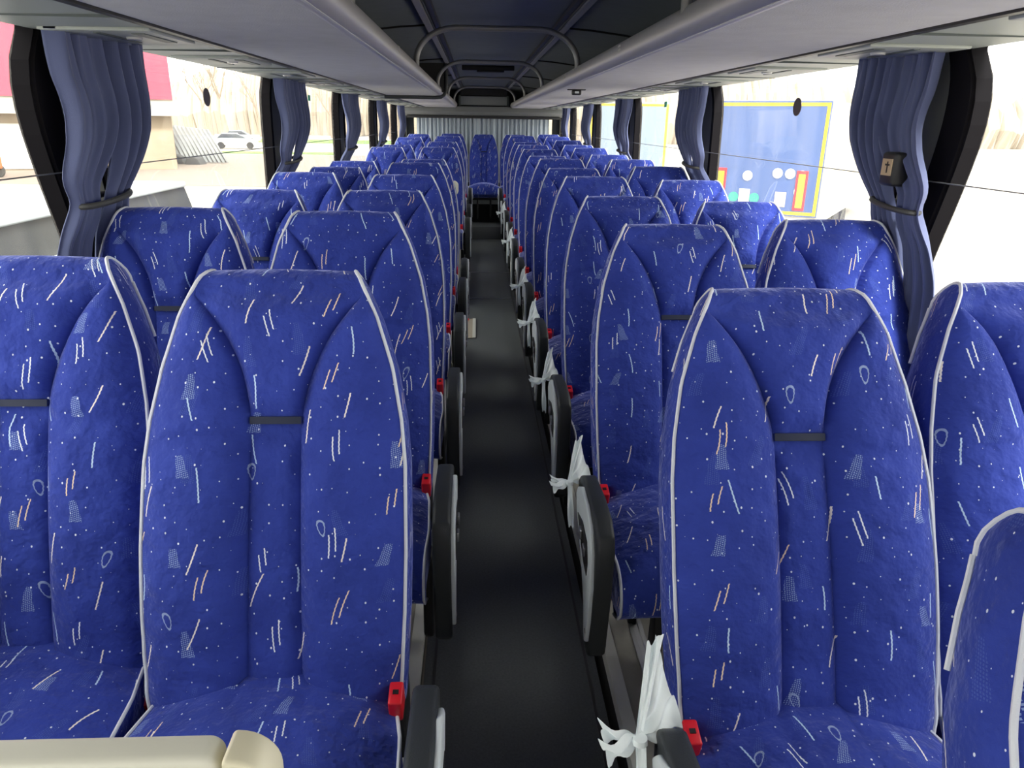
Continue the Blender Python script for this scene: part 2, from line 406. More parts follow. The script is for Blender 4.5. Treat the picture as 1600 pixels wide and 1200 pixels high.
    m.grid(P); struct(m.build('trim_%d' % (18 if sx < 0 else 19), RUB))
wall(-1, LEFT_E, 'left'); wall(1, RIGHT_E, 'right')
# mid door: lower glass leaf below the window line
m = MB()
z0, z1 = -1.12, SILL-.03
for a, b_ in ((DOOR0, DOOR0+.06), (DOOR1-.06, DOOR1)): m.box(-1.22, -1.17, a, b_, z0, z1)
m.box(-1.22, -1.17, DOOR0+.06, DOOR1-.06, z0, z0+.10); m.box(-1.22, -1.17, DOOR0+.06, DOOR1-.06, z1-.06, z1)
d = struct(m.build('door_1', BLK, smooth=False))
m = MB(); m.box(-1.20, -1.195, DOOR0+.06, DOOR1-.06, z0+.10, z1-.06); m.build('pane', GLASS, d, smooth=False)
# --- rear wall, bulkhead, curtain
m = MB()
m.box(-HW-.05, HW+.05, Y1, Y1+.06, -1.15, .9); m.box(-HW-.05, HW+.05, Y1, Y1+.06, 1.66, 2.05)
m.box(-HW-.05, -1.06, Y1, Y1+.06, .9, 1.66); m.box(1.06, HW+.05, Y1, Y1+.06, .9, 1.66)
struct(m.build('wall_rear', mat('rear_trim', (.05, .055, .06), .7), smooth=False))
w = MB(); w.box(-1.06, 1.06, Y1+.02, Y1+.025, .9, 1.66); fr = MB(); fr.tube([(-1.06, Y1, .9), (1.06, Y1, .9), (1.06, Y1, 1.66), (-1.06, Y1, 1.66)], .012, closed=True)
fo = struct(fr.build('window_40', RUB)); w.build('pane', GLASS, fo, smooth=False)
t = thing('rear_locker', 'grey overhead locker spanning the rear of the bus above the curtain', 'locker', (0, 11.2, 1.61))
m = MB(); pr = [(0, .13), (-.02, .06), (.02, .02), (.10, 0), (.7, 0), (.7, .13)]
m.extr(pr, lambda p, a: (a, p[0], p[1]), -1.14, 1.14); m.build('body', mat('rear_locker_grey', (.20, .21, .22), .6), t, angle=60)
m = MB(); m.box(-1.1, 1.1, .05, .13, -.03, 0); m.build('lower_edge', BLK, t, smooth=False)
t = thing('rear_service_panel', 'pale panel between the two luggage racks at the rear', 'panel', (0, 11.3, 1.76))
m = MB(); m.box(-.36, .36, 0, .03, 0, .12); m.build('face', mat('pale_panel', (.40, .43, .44), .5), t, bevel=.004)
for x in (-.36, .33):
    m = MB(); m.box(x, x+.03, -.03, 0, -.01, .13); m.build('post', SERVD, t, bevel=.003)
m = MB(); m.box(-.33, .33, .01, .05, .13, .22); m.build('dark_grille', BLK, t, smooth=False)
def curtain_sheet(m, fn, nu, nv):
    P = [[fn(i/(nu-1), j/(nv-1)) for i in range(nu)] for j in range(nv)]; m.grid(P)
t = thing('rear_curtain', 'pale grey blue curtain drawn across the whole rear window', 'curtain', (0, 11.75, 0))
for k, (a, b_) in enumerate(((-1.0, -.10), (-.10, .17), (.17, .99))):
    m = MB(); nn = int((b_-a)*17); ph = random.random()*6
    def fn(u, v, a=a, b_=b_, nn=nn, ph=ph):
        tt = a+(b_-a)*u
        y = .016*sin(2*pi*nn*u+ph)+.008*sin(2*pi*nn*1.7*u+2*ph+v)+.01*k
        return (tt, y, 1.605-.95*v)
    curtain_sheet(m, fn, 160, 8); m.build('curtain_panel', CURG, t)
m = MB(); m.tube([(-1.08, 0, 1.595), (1.08, 0, 1.595)], .01); m.build('curtain_rod', BLK, t)

# --- ceiling
prof = [(0, 2.0), (.27, 2.0), (.34, 1.985), (.48, 1.975), (.65, 1.955), (.85, 1.92), (1.0, 1.88), (1.12, 1.82), (1.2, 1.74)]
full = [(-x, z) for x, z in prof[::-1]]+prof[1:]
m = MB(); m.grid([[(x, y, z) for x, z in full] for y in (Y0, Y1+.05)]); m.grid([[(x, y, z+.05) for x, z in full] for y in (Y0, Y1+.05)])
struct(m.build('ceiling', CEIL, angle=25))
for k, sx in enumerate((-1, 1)):
    t = thing('ceiling_rail', ['long double ceiling rail on the left of the roof panel', 'long double ceiling rail on the right of the roof panel'][k], 'rail', (sx*.31, 0, 1.985), 'ceiling rails')
    m = MB(); m.extr([(-.016*1, 0), (-.014, -.022), (.014, -.022), (.018, 0)], lambda p, a: (sx*(p[0]+.024), a, p[1]), Y0, 11.3); m.build('outer_rail', RAILM, t, angle=30)
    m = MB(); m.extr([(-.012, 0), (-.010, -.016), (.010, -.016), (.012, 0)], lambda p, a: (sx*(p[0]-.018), a, p[1]), Y0, 11.3); m.build('dark_channel', BLK, t, angle=30)
    m = MB(); m.tube([(sx*.004, Y0, -.012), (sx*.004, 11.3, -.012)], .005); m.build('cable', DKG, t)
# seams of the curved side panels
for sx in (-1, 1):
    for k in range(7):
        y = 1.95+2.05*(k-1)
        m = MB(); m.tube([(sx*x, y+.05, z-.004) for x, z in prof[2:]], .005)
        struct(m.build('ceiling_seam', BLK))
m = MB(); m.box(-.23, .23, 7.0, 7.08, 1.96, 2.0); m.box(-.10, .14, 6.98, 7.1, 1.945, 1.962)
tag(m.build('roof_hatch_handle', BLK, bevel=.006), 'black handle bar of the roof hatch between the ceiling rails', 'handle')
# hoops
HO = []
HY = [1.95-.05, 3.9, 5.98, 8.1, 10.15]
m = MB()
pth = []
for i in range(3): pth.append((-.392, 0, 1.765+.02*i))
for i in range(1, 17):
    a = pi/2*i/16; pth.append((-.392+.20*(1-cos(a)), 0, 1.805+.15*sin(a)))
pth2 = [(-x, y, z) for x, y, z in pth[::-1]]
m.tube(pth+pth2, .014, 10)
WHERE = ['almost above the camera', 'nearest one fully in view', 'second in view, over the middle door', 'third in view, farther back', 'last one before the rear bulkhead']
for k, y in enumerate(HY):
    if k == 0: o = m.build('ceiling_hoop', HOOP); h0 = o
    else: o = h0.copy(); C.objects.link(o)
    o.location = (0, y, 0)
    tag(o, 'grey tubular hoop joining both luggage racks, '+WHERE[k], 'ceiling hoop', 'ceiling hoops')
# --- luggage racks
def rack(sx, lab):
    t = thing('luggage_rack', lab, 'luggage rack', (sx*.6, 0, SOF), 'luggage racks')
    X = lambda x: sx*(x-.6)
    m = MB(); m.extr([(.40, -.004), (.82, -.004), (.835, .0), (.835, .02), (.40, .02)], lambda p, a: (X(p[0]), a, p[1]), Y0, 11.17); m.build('shelf_panel', RACKP, t, smooth=False)
    m = MB(); pts = [(.412+.036*cos(a), .033+.038*sin(a)) for a in [radians(v) for v in range(0, 360, 18)]]
    m.extr(pts, lambda p, a: (X(p[0]), a, p[1]), Y0, 11.17); rl = m.build('front_rail', LIPM, t)
    # service channel with reading lamp units
    m = MB(); m.extr([(.845, .0), (1.165, -.004), (1.165, .02), (.845, .02)], lambda p, a: (X(p[0]), a, p[1]), Y0, 11.17); m.build('service_channel', SERV, t, smooth=False)
    m = MB(); m.extr([(.828, .004), (.828, -.008), (.848, -.008), (.848, .004)], lambda p, a: (X(p[0]), a, p[1]), Y0, 11.17); m.build('edge_seal', BLK, t, smooth=False)
    for k in range(14):
        y = .35+.8*k
        m = MB(); m.box(X(.87), X(1.13), y, y+.30, -.010, 0); u = m.build('lamp_unit', mat('lamp_unit', (.42, .45, .43), .45) if 'lamp_unit' not in bpy.data.materials else bpy.data.materials['lamp_unit'], t, bevel=.003)
        m = MB(); m.box(X(.90), X(.93), y+.04, y+.25, -.0125, -.010); m.box(X(1.0), X(1.015), y+.03, y+.27, -.0125, -.010); m.build('vent_slot', SERVD, u, smooth=False)
        m = MB(); n = 12; m.grid([[(X(.97)+rr*cos(2*pi*i/n), y+.15+rr*sin(2*pi*i/n), zz) for i in range(n)] for rr, zz in ((.02, -.0101), (.018, -.015), (.001, -.014))], closeu=True); m.build('lamp_lens', mat('lamp_lens', (.6, .6, .6), .2) if 'lamp_lens' not in bpy.data.materials else bpy.data.materials['lamp_lens'], u)
        m = MB(); m.box(X(.85), X(1.165), y-.22, y-.215, -.006, 0); m.build('panel_joint', SERVD, t, smooth=False)
    # seat row pictograms on the rail
    for k in range(3):
        y = 1.05+1.6*k if sx > 0 else 1.25+1.6*k
        m = MB()
        for j in range(4):
            for q in range(2): m.box(X(.3745)-.0004, X(.3745)+.0004, y+j*.012, y+j*.012+.007, .03+q*.012, .038+q*.012)
        m.build('row_number_mark', mat('mark_white', (.7, .68, .66), .6) if 'mark_white' not in bpy.data.materials else bpy.data.materials['mark_white'], rl, smooth=False)
    return t
rack(-1, 'long overhead luggage rack with silver rail along the left windows')
rr_ = rack(1, 'long overhead luggage rack with silver rail along the right windows')
# black partition frame in the left rack over the mid door
t = thing('rack_partition', 'black partition with rounded tube frame dividing the left luggage rack', 'partition', (-.6, 6.3, 1.73))
m = MB(); m.extr([(.25, .02), (.25, .235), (.12, .235), (-.2, .21), (-.24, .19), (-.24, .02)], lambda p, a: (p[0], a, p[1]), 0, .02); m.build('panel', BLK, t, smooth=False)
m = MB(); m.tube([(-.23, 0, -.02), (.17, 0, -.02), (.215, 0, -.016), (.24, 0, .0), (.255, 0, .03), (.258, 0, .1), (.258, 0, .25)], .014, 10); m.build('frame_tube', DKG, t)
# dome camera under the right rack
t = thing('ceiling_camera', 'small black dome device mounted under the right luggage rack', 'camera dome', (.5, 4.75, 1.728))
m = MB(); m.box(-.055, .055, -.02, .02, -.008, 0); m.build('mounting_plate', BLK, t, bevel=.003)
m = MB(); m.box(-.028, .028, -.025, .02, -.035, -.006); m.build('body', BLK, t, bevel=.008)
m = MB(); m.box(-.012, .012, -.028, -.024, -.026, -.014); m.build('lens', SIL, t, bevel=.001)
# red label stickers on service channel
for sx, y, l in ((1, 2.10, 'red label stuck under the right service channel above the first curtain'), (-1, 6.1, 'small red label under the left service channel near the middle door')):
    m = MB(); m.box(-.035, .035, -.05, .05, -.002, 0)
    tag(m.build('warning_label', RED, loc=(sx*1.06, y, 1.725), smooth=False), l, 'label')

# ------------------------------------------------------------------ seats
LB = .81
WS = [0, .012, .03, .09, .18, .275, .35, .5, .61, .76, .81]; WV = [.121, .134, .145, .172, .200, .217, .224, .226, .224, .217, .210]
def wid(s): return interp(s, WS, WV)
def thick(s): return interp(s, [0, .1, .3, .6, .81], [.085, .092, .108, .115, .10])
def yfront(s): return -.075-.022*sin(pi*min(1, max(0, (s-.1)/.7)))-.012*exp(-((s-.08)/.07)**2)
def seam(s):
    return interp(s, [.04, .07, .10, .125, .155, .19, .22, .25, .29, .8], [.158, .132, .108, .091, .075, .061, .053, .047, .043, .047])
def bulge(x, s):
    w = wid(s); xs = min(seam(s), w-.004); ax = abs(x)
    fade = smst((s-.035)/.06)*smst((LB-s)/.05*.8+.2)
    if ax > xs:
        t = (ax-xs)/(w-xs); B = interp(s, [.03, .12, .25, .5, .75], [.010, .034, .047, .050, .038])
        B *= 1-.26*exp(-((s-.300-.02*t)/.016)**2)*(1-.45*t)
        k = (1-abs(2*t-1)**2.6)*.75+.25*(1-t)*(1-(1-min(1, t*7))**2)
        edge = min(1, t*9); edge = sqrt(max(0, 1-(1-edge)**2))
        return fade*B*k*(.55+.45*edge)+(0)
    t = ax/xs
    if s < .27:
        h = .030*smst((.282-s)/.05)
        return fade*(h*(1-t**5)+.002)
    return fade*.012*(1-t**4)*smst((s-.295)/.03)
def backrest_mesh():
    m = MB(); NX = 49
    ss = [.04+(LB-.04)*(j/58) for j in range(59)]
    ss = sorted(ss+[.228, .252, .262, .268, .274, .282, .29])
    def xcol(s):
        w = wid(s); xs = min(seam(s), w-.004); out = []
        # concentrate columns at the seams
        for i in range(NX):
            q = -1+2*i/(NX-1); a = abs(q); sg = -1 if q < 0 else 1
            if a < .25: v = xs*(a/.25)
            else:
                tt = (a-.25)/.75; v = xs+(w-xs)*(tt**1.25 if tt < .0 else tt*(.55+.45*tt))
            out.append(sg*v)
        return out
    P = []; UV = []
    for s in ss[::-1]:
        xc = xcol(s); wst = .0
        wr = .0016*sin(s*95)*smst((s-.6)/.15)
        P.append([(x, yfront(s)-bulge(x, s)-wr*abs(x)/.2, LB-s) for x in xc]); UV.append([(x, s) for x in xc])
    yf = yfront(.04); T = thick(.04); r = T/2; yc = yf+r
    K = 10
    for k in range(1, K):
        a = pi*k/K; w = interp(sin(a), [0, .6, 1], [wid(.04), wid(.02), wid(0.006)]); x0 = xcol(.04); sc_ = w/wid(.04)
        P.append([(x*sc_, yc-r*cos(a), LB-.04+.04*sin(a)+.003*(1-(x/.14)**2)*sin(a)) for x in x0]); UV.append([(x, .04-r*a) for x in x0])
    for s in ss:
        xc = xcol(s); P.append([(x*.985, yfront(s)+thick(s)+.006*(1-(x/wid(s))**2), LB-s) for x in xc]); UV.append([(x, -.12-s) for x in xc])
    m.grid(P, UV)
    n = len(ss)
    for side, idx in ((-1, 0), (1, NX-1)):
        G = []; GU = []
        for j in range(n):      # pair front j (bottom first) with back
            f = Vector(P[j][idx]); b_ = Vector(P[len(P)-1-j][idx]); row = []; ru = []
            for q in range(6):
                t = q/5; p = f.lerp(b_, t); p.x += side*.010*sin(pi*t); row.append(p); ru.append((.4+side*.3+p.y, LB-p.z))
            G.append(row); GU.append(ru)
        # arc fill
        arc = [Vector(P[n-1+k][idx]) for k in range(0, K+1)]
        for k in range(1, K//2+1):
            f = arc[k]; b_ = arc[K-k]; row = []; ru = []
            for q in range(6):
                t = q/5; p = f.lerp(b_, t); p.x += side*.010*sin(pi*t)*(1-k/(K/2)); row.append(p); ru.append((.4+side*.3+p.y, LB-p.z))
            G.append(row); GU.append(ru)
        m.grid(G, GU)
    b0 = [P[0][i] for i in range(NX)]; b1 = [P[-1][i] for i in range(NX)]
    m.grid([b0, b1], [[(p[0], .9) for p in b0], [(p[0], .8) for p in b1]])
    pipes = []
    for side, idx in ((-1, 0), (1, NX-1)):
        path = [Vector(P[j][idx])+Vector((side*.001, -.001, 0)) for j in range(n-1+K+1)]
        path += [Vector(P[n+K-1+j][idx])+Vector((side*.002, .001, 0)) for j in range(0, 9)]
        pm = MB(); pm.tube(path, .0034, 7); pipes.append(pm)
    return m, pipes
def cush_h(x, w):
    ax = abs(x)/w
    c = .050*(1-ax**2.4)
    if abs(x) < .045: c -= 0
    g = exp(-((abs(x)-.06)/.005)**2)*.006
    return c-g
def cushion_mesh():
    m = MB(); NX = 37
    st = []
    for k in range(16):
        t = k/15; st.append((.05-.42*t, .412+.012*t+.006*sin(pi*t), 1))
    for k in range(1, 11):
        a = pi/2*k/10*1.15; st.append((-.37-.075*sin(a), .424-.08+.08*cos(a), 1-.75*k/10))
    st.append((-.42, .300, .1)); st.append((-.38, .285, .0)); st.append((.05, .285, 0))
    P = []; UV = []; d = 0
    for k, (y, z, f) in enumerate(st):
        if k: d += sqrt((y-st[k-1][0])**2+(z-st[k-1][1])**2)
        w = interp(-y, [-.05, .05, .15, .3, .445], [.185, .205, .224, .232, .226])
        xs = [w*(-1+2*i/(NX-1)) for i in range(NX)]
        nn = f
        P.append([(x, y-(1-f)*cush_h(x, w)*.5*(1 if k < 26 else 0), z+cush_h(x, w)*f) for x in xs]); UV.append([(x+.7, d) for x in xs])
    m.grid(P, UV)
    # sides
    for idx in (0, NX-1):
        sgn = -1 if idx == 0 else 1
        G = []; GU = []
        for k in range(26):
            p = Vector(P[k][idx]); q = Vector((p.x*.97, min(max(p.y, -.40), .05), .285)); row = [p, p.lerp(q, .5)+Vector((sgn*.008, 0, 0)), q]
            G.append(row); GU.append([(v.y+1.3, v.z) for v in row])
        m.grid(G, GU)
    pip = []
    for idx in (0, NX-1):
        sgn = -1 if idx == 0 else 1
        pm = MB(); pm.tube([Vector(P[k][idx])+Vector((sgn*.001, 0, .001)) for k in range(0, 28)], .0034, 7); pip.append(pm)
    return m, pip
ARMP = [(-.14, .50), (-.145, .53), (-.165, .545), (-.30, .558), (-.40, .552), (-.44, .53), (-.455, .49), (-.445, .36), (-.42, .20), (-.40, .18), (-.37, .185), (-.30, .30), (-.22, .36), (-.15, .42)]
def seat_proto(ax):
    t = bpy.data.objects.new('coach_seat', None); C.objects.link(t); t.empty_display_size = .1
    bm_, pipes = backrest_mesh(); b = bm_.build('backrest', FAB, t, angle=50); b.location = (0, 0, .35)
    for p in pipes: p.build('piping', PIPE, b)
    m = MB(); y = yfront(.25)
    P = []
    for zz, oy in ((LB-.268, -.004), (LB-.268, -.011), (LB-.281, -.011), (LB-.281, -.004)):
        P.append([(-.0445+.089*i/10, y+oy-.003*(1-((i-5)/5)**2), zz) for i in range(11)])
    m.grid(P); m.build('headrest_strap', STRAP, b)
    # rear shell of the backrest
    m = MB(); G = []
    for j in range(14):
        s = .25+(LB-.25)*j/13; w = wid(s)*.9; G.append([(w*(-1+2*i/8), yfront(s)+thick(s)+.012+.006*(1-(-1+2*i/8)**4), LB-s) for i in range(9)])
    m.grid(G); m.build('rear_shell', DKG, b)
    cm, cp = cushion_mesh(); c = cm.build('cushion', FAB, t, angle=50)
    for p in cp: p.build('piping', PIPE, c)
    # frame
    m = MB(); m.box(-.19, .19, -.36, .03, .262, .286); m.tube([(-.2, -.30, .262), (.2, -.30, .262)], .014); m.tube([(-.2, .0, .262), (.2, .0, .262)], .014); m.build('seat_frame', BLK, t, smooth=False)
    for yy, xx in ((-.30, .10), (-.30, -.10), (-.02, .10), (-.02, -.10)):
        m = MB(); m.extr([(yy-.02, .262), (yy+.02, .262), (yy+.035, .0), (yy-.035, 0)], lambda p, a: (a, p[0], p[1]), xx-.012, xx+.012); m.build('leg', BLK, t, bevel=.003)
    s = ax if ax else 1
    # recline bracket
    for sd in (-1, 1):
        m = MB(); m.extr([(-.03, .27), (.04, .27), (.05, .36), (.03, .45), (-.01, .45), (-.04, .36)], lambda p, a: (a, p[0], p[1]), sd*.212, sd*.222); m.build('recline_bracket', BLK, t, bevel=.003)
    # buckle
    bk = MB(); bk.box(-.012, .012, -.022, .022, .0, .05); bo = bk.build('buckle', RED, t, bevel=.004); bo.location = (s*.213, -.075, .415 if ax else .33); bo.rotation_euler = (.25, 0, 0)
    m = MB(); m.box(-.005, .005, -.004, .004, .0495, .052); m.build('buckle_slot', BLK, bo, smooth=False)
    m = MB(); m.tube([(s*.213, -.03, .27), (s*.217, -.055, .33), (s*.213, -.075, .42 if ax else .34)], .008); m.build('buckle_stalk', BLK, t)
    if ax:
        x0, x1 = s*.250, s*.292
        m = MB(); m.extr(ARMP, lambda p, a: (a, p[0], p[1]), x0, x1); ar = m.build('armrest', DKG, t, bevel=.009)
        # crescent cover on the aisle side
        pts = []
        for i in range(15): a = pi*i/14; pts.append((-.255-.125*cos(a)-.06, .40+.155*sin(a)-.0))
        pts2 = []
        cr = [(-.17, .50), (-.19, .525), (-.24, .55), (-.33, .548), (-.39, .53), (-.43, .48), (-.442, .40), (-.43, .30), (-.415, .235), (-.40, .225), (-.385, .24), (-.36, .31), (-.31, .37), (-.25, .42), (-.19, .46)]
        m = MB(); m.extr(cr, lambda p, a: (a, p[0], p[1]), x1-s*.002, x1+s*.009); cp_ = m.build('side_cover', SIL, ar, bevel=.004)
        m = MB(); m.extr([(-.22, .47), (-.30, .49), (-.375, .48), (-.40, .44), (-.39, .40), (-.34, .405), (-.27, .44)], lambda p, a: (a, p[0], p[1]), x1+s*.008, x1+s*.0105); m.build('control_recess', BLK, ar, smooth=False)
        for q in (0, 1):
            m = MB(); m.box(x1+s*.010, x1+s*.017, -.36+q*.06-.012, -.36+q*.06+.012, .437+q*.01, .462+q*.01); m.build('recline_button', STEEL, ar, bevel=.002)
        m = MB(); m.tube([(x1+s*.008, -.413, .265), (x1+s*.011, -.413, .265)], .006, 10); m.build('cover_screw', STEEL, ar, smooth=False)
        # side leg plate hanging below the armrest
        m = MB(); m.extr([(-.20, .29), (-.14, .29), (-.145, .05), (-.16, .03), (-.20, .03), (-.215, .05)], lambda p, a: (a, p[0], p[1]), s*.205, s*.232); m.build('recline_lever', BLK, t, bevel=.008)
    return t
PROTO = {'LA': seat_proto(1), 'RA': seat_proto(-1), 'W': seat_proto(0)}
used = set()
ORD = ['front', 'second', 'third', 'fourth', 'fifth', 'sixth', 'seventh', 'eighth', 'ninth', 'tenth', 'eleventh', 'rearmost']
TAB = {
 'LA': (-.452, [1.10, 1.90, 2.70, 3.52, 4.35, 5.0-.02, 6.9, 7.9, 9.3, 10.85], [22, 14, 20, 18.25, 10.75, 16.25, 21, 17.5, 21.25, 23.5]),
 'LW': (-.925, [1.20, 1.95, 2.70, 3.55, 4.30, 4.95, 6.9, 7.8, 9.3, 10.85], [19.5, 13.75, 20.75, 16.75, 22.25, 21.5, 22.25, 26, 26, 26]),
 'RA': (.452, [.17, 1.0, 1.83, 2.62, 3.42, 4.22, 5.02, 5.82, 6.62, 7.42, 8.22, 9.3, 10.85], [34, 26, 23.25, 21.75, 14.25, 17.75, 7, 19.5, 19.25, 18, 19.75, 16.5, 24.25]),
 'RW': (.925, [1.04, 1.90, 2.62, 3.42, 4.22, 5.02, 5.82, 6.8, 7.6, 8.5, 9.6, 10.85], [23.75, 20.25, 26, 19.25, 9, 6.5, 13.5, 16.25, 18.5, 17, 20.75, 22.25]),
 'C': (0, [10.85], [25])}
NUM = ['front', 'second', 'third', 'fourth', 'fifth', 'sixth', 'seventh', 'eighth', 'ninth', 'tenth', 'eleventh', 'twelfth']
SEATS = {}
for key, (xb, piv, lean) in TAB.items():
    n = len(piv)
    for i, (p, l) in enumerate(zip(piv, lean)):
        pk = key if key in ('LA', 'RA') and i < n-1 else 'W'
        pr_ = PROTO[pk]
        if pk not in used: o = pr_; used.add(pk)
        else: o = copy_tree(pr_)
        xo = (.085 if i == 0 else .006) if (key == 'RA' and i in (0, 1)) else 0
        z = podz(p)
        if key == 'C': z = .42-.16; 
        o.location = (xb+xo, p, z)
        if key == 'C': o.scale = (.92, 1, 1)
        for ch in o.children:
            if ch.name.startswith('backrest'): ch.rotation_euler = (-radians(l), 0, 0)
        k = i
        if key == 'RA':
            if i == 0: lab = 'blue coach seat cut off by the lower right edge, only a headrest corner shows'
            k = i-1
        if key != 'RA' or i > 0:
            row = 'rearmost' if i == n-1 else NUM[k]+' row'
            if key == 'C': lab = 'single blue coach seat at the end of the aisle before the rear curtain'
            else:
                side = 'left' if key[0] == 'L' else 'right'
                if key[1] == 'A': lab = 'blue patterned %s seat beside the aisle, on the %s side' % (row, side)
                else: lab = 'blue patterned %s seat against the %s windows' % (row, side)
        grp = {'L': 'seats left of the aisle', 'R': 'seats right of the aisle', 'C': 'seats left of the aisle'}[key[0]]
        tag(o, lab, 'seat', grp if key != 'C' else None)
        SEATS[(key, i)] = o
# centre rear seat stands on its own dark plinth
# ------------------------------------------------------------------ white bags tied to the right armrests
def leaf(m, K0, K1, T0, T1, nf, amp, nrm):
    P = []; nrm = Vector(nrm)
    for j in range(11):
        v = j/10; row = []
        for i in range(25):
            u = i/24; a = Vector(K0).lerp(Vector(K1), u); b_ = Vector(T0).lerp(Vector(T1), u)
            p = a.lerp(b_, v); p += nrm*(amp*(.25+v)*sin(2*pi*nf*u+v*1.3))+nrm*.006*sin(7*v+3*u)
            if v > .6: p += (b_-a)*.10*sin(9*u+1)*(v-.6)
            row.append(p)
        P.append(row)
    m.grid(P)
t = bpy.data.objects.new('plastic_bag', None); C.objects.link(t); bag0 = t
m = MB(); leaf(m, (-.006, 0, 0), (.010, .0, 0), (.030, .07, .085), (.062, .02, -.012), 3, .006, (0, 1, .3)); leaf(m, (-.005, .004, .006), (.004, .004, .008), (.018, .075, .075), (.04, .075, .10), 2, .004, (.3, 1, 0)); m.build('film', BAGM, t)
m = MB(); leaf(m, (-.006, 0, .006), (-.004, 0, -.006), (-.052, -.01, .004), (-.038, -.02, -.022), 2, .004, (0, 1, .3)); leaf(m, (-.004, 0, .004), (-.002, 0, -.006), (-.048, .02, .010), (-.045, .0, .0), 1.5, .003, (0, 1, 0)); m.build('knot_tail', BAGM, t)
m = MB(); m.tube([(0, 0, -.004), (0, 0, .004)], [.010, .009], 9); m.build('knot', BAGM, t)
m = MB(); leaf(m, (-.007, -.002, 0), (.007, -.002, 0), (-.006, -.05, -.10), (.010, -.05, -.105), 1.5, .0025, (.3, 1, 0)); m.build('tied_strip', BAGM, t)
first = True
for i, nm in ((1, 'front'), (2, 'second'), (3, 'third'), (4, 'fourth'), (5, 'fifth'), (7, 'seventh'), (9, 'ninth')):
    sobj = SEATS[('RA', i)]
    o = bag0 if first else copy_tree(bag0); first = False
    o.location = (sobj.location.x-.305+(-.012), sobj.location.y-.158, sobj.location.z+.52)
    k_ = 1.2 if i == 1 else 1.0; o.scale = (k_, k_, k_)
    tag(o, 'knotted white plastic bag hanging from the %s armrest on the right' % nm if i > 1 else 'large knotted white plastic bag with loose tails, nearest the camera, on the front right armrest', 'plastic bag', 'white bags tied to the right armrests')

# ------------------------------------------------------------------ window curtains
def side_curtain(sx, e, w, lab, first, seed):
    rnd = random.Random(seed)
    y0 = e+((-.015 if sx < 0 else .045) if first else -.05)
    t = thing('window_curtain', lab, 'curtain', (sx*1.10, y0+w/2, 0), 'gathered window curtains')
    zt, zt2, zb = 1.735, 1.33, .80
    for part in (0, 1):
        ph = rnd.random()*6; nf = 2.7+rnd.random()
        def fn(u, v, part=part, ph=ph, nf=nf):
            z = zt+(zb-zt)*v
            full = interp(z, [zb, .95, 1.15, 1.31, 1.35, 1.39, 1.50, 1.62, 1.735], [.36, .34, .28, .19, .20, .25, .33, .365, .36])/.36*w*.5
            gap = interp(z, [zb, 1.25, 1.33, 1.36, 1.42, 1.47, 1.52], [.03, .015, .02, .045, .02, -.01, -.03])
            cen = -(.13 if first else .16)*smst((1.60-z)/.27)-(.05 if first else 0)*smst((1.30-z)/.2)
            sg = -1 if part == 0 else 1
            inner = gap if z < 1.5 else -.02
            y = cen+sg*(gap*.5+full*(.0+u))
            den = interp(z, [zb, 1.25, 1.33, 1.42, 1.735], [.8, .8, .35, .6, .85])
            x = -sx*(.026*den*sin(2*pi*nf*u+ph+.9*sin(4*v))+.011*den*sin(2*pi*nf*2.1*u+ph*2+3*v))-sx*.028*exp(-((z-1.47)/.12)**2)-sx*.012*part
            k = smst((1.33-z)/.12); x = x*(1-.6*k)+sx*(.02 if first else .045)*k
            return (x, y, z)
        m = MB(); curtain_sheet(m, fn, 70, 60); o = m.build('fabric_panel', CURT, t)
        md = o.modifiers.new('s', 'SOLIDIFY'); md.thickness = .0015
    m = MB(); cc = -(.13 if first else .16)
    hw = .088*w/.36
    n = 28; m.tube([(-sx*(.0)+(.038*sin(2*pi*i/n)) - sx*.012, cc+.008+(hw+.012)*cos(2*pi*i/n), 1.325+.010*cos(2*pi*i/n)) for i in range(n)], .008, 8, closed=True); m.build('tie_band', TIE, t)
    m = MB(); m.box(-.014, .014, -w/2, w/2, 1.722, 1.745); m.build('heading_tape', CURT, t, smooth=False)
CN = ['nearest the camera', 'second from the camera', 'third from the camera', 'fourth from the camera', 'last before the rear']
for i in range(5):
    side_curtain(-1, LEFT_E[i+1], .46 if i == 0 else .52, 'blue grey curtain at a left pillar, '+CN[i], i == 0, 10+i)
    side_curtain(1, RIGHT_E[i+1], .40 if i == 0 else .50, 'blue grey curtain at a right pillar, '+CN[i], i == 0, 20+i)
# hammer holder on the right front pillar
t = thing('emergency_hammer_box', 'small black holder with a pale label on the right front pillar between curtain halves', 'hammer holder', (1.045, 2.07, 1.43))
m = MB(); m.box(-.012, .07, -.036, .036, -.05, .04); m.build('case', BLK, t, bevel=.010)
m = MB(); m.box(-.0145, -.012, -.026, .024, -.022, .022); lb = m.build('label_plate', mat('wood_label', (.55, .42, .25), .5), t, smooth=False)
m = MB(); m.box(-.0155, -.0145, -.008, -.003, -.015, .015); m.box(-.0155, -.0145, -.016, .006, .004, .009); m.build('pictogram', BLK, lb, smooth=False)
for sx in (-1, 1):
    for k, z in enumerate((1.395,)):
        m = MB(); X = sx*1.145
        m.tube([(X, Y0, z), (X, 11.6, z)], .0018, 5)
        tag(m.build('curtain_wire', WIRE), 'thin steel wire strung along the %s windows holding the curtains' % ('left' if sx < 0 else 'right'), 'wire')
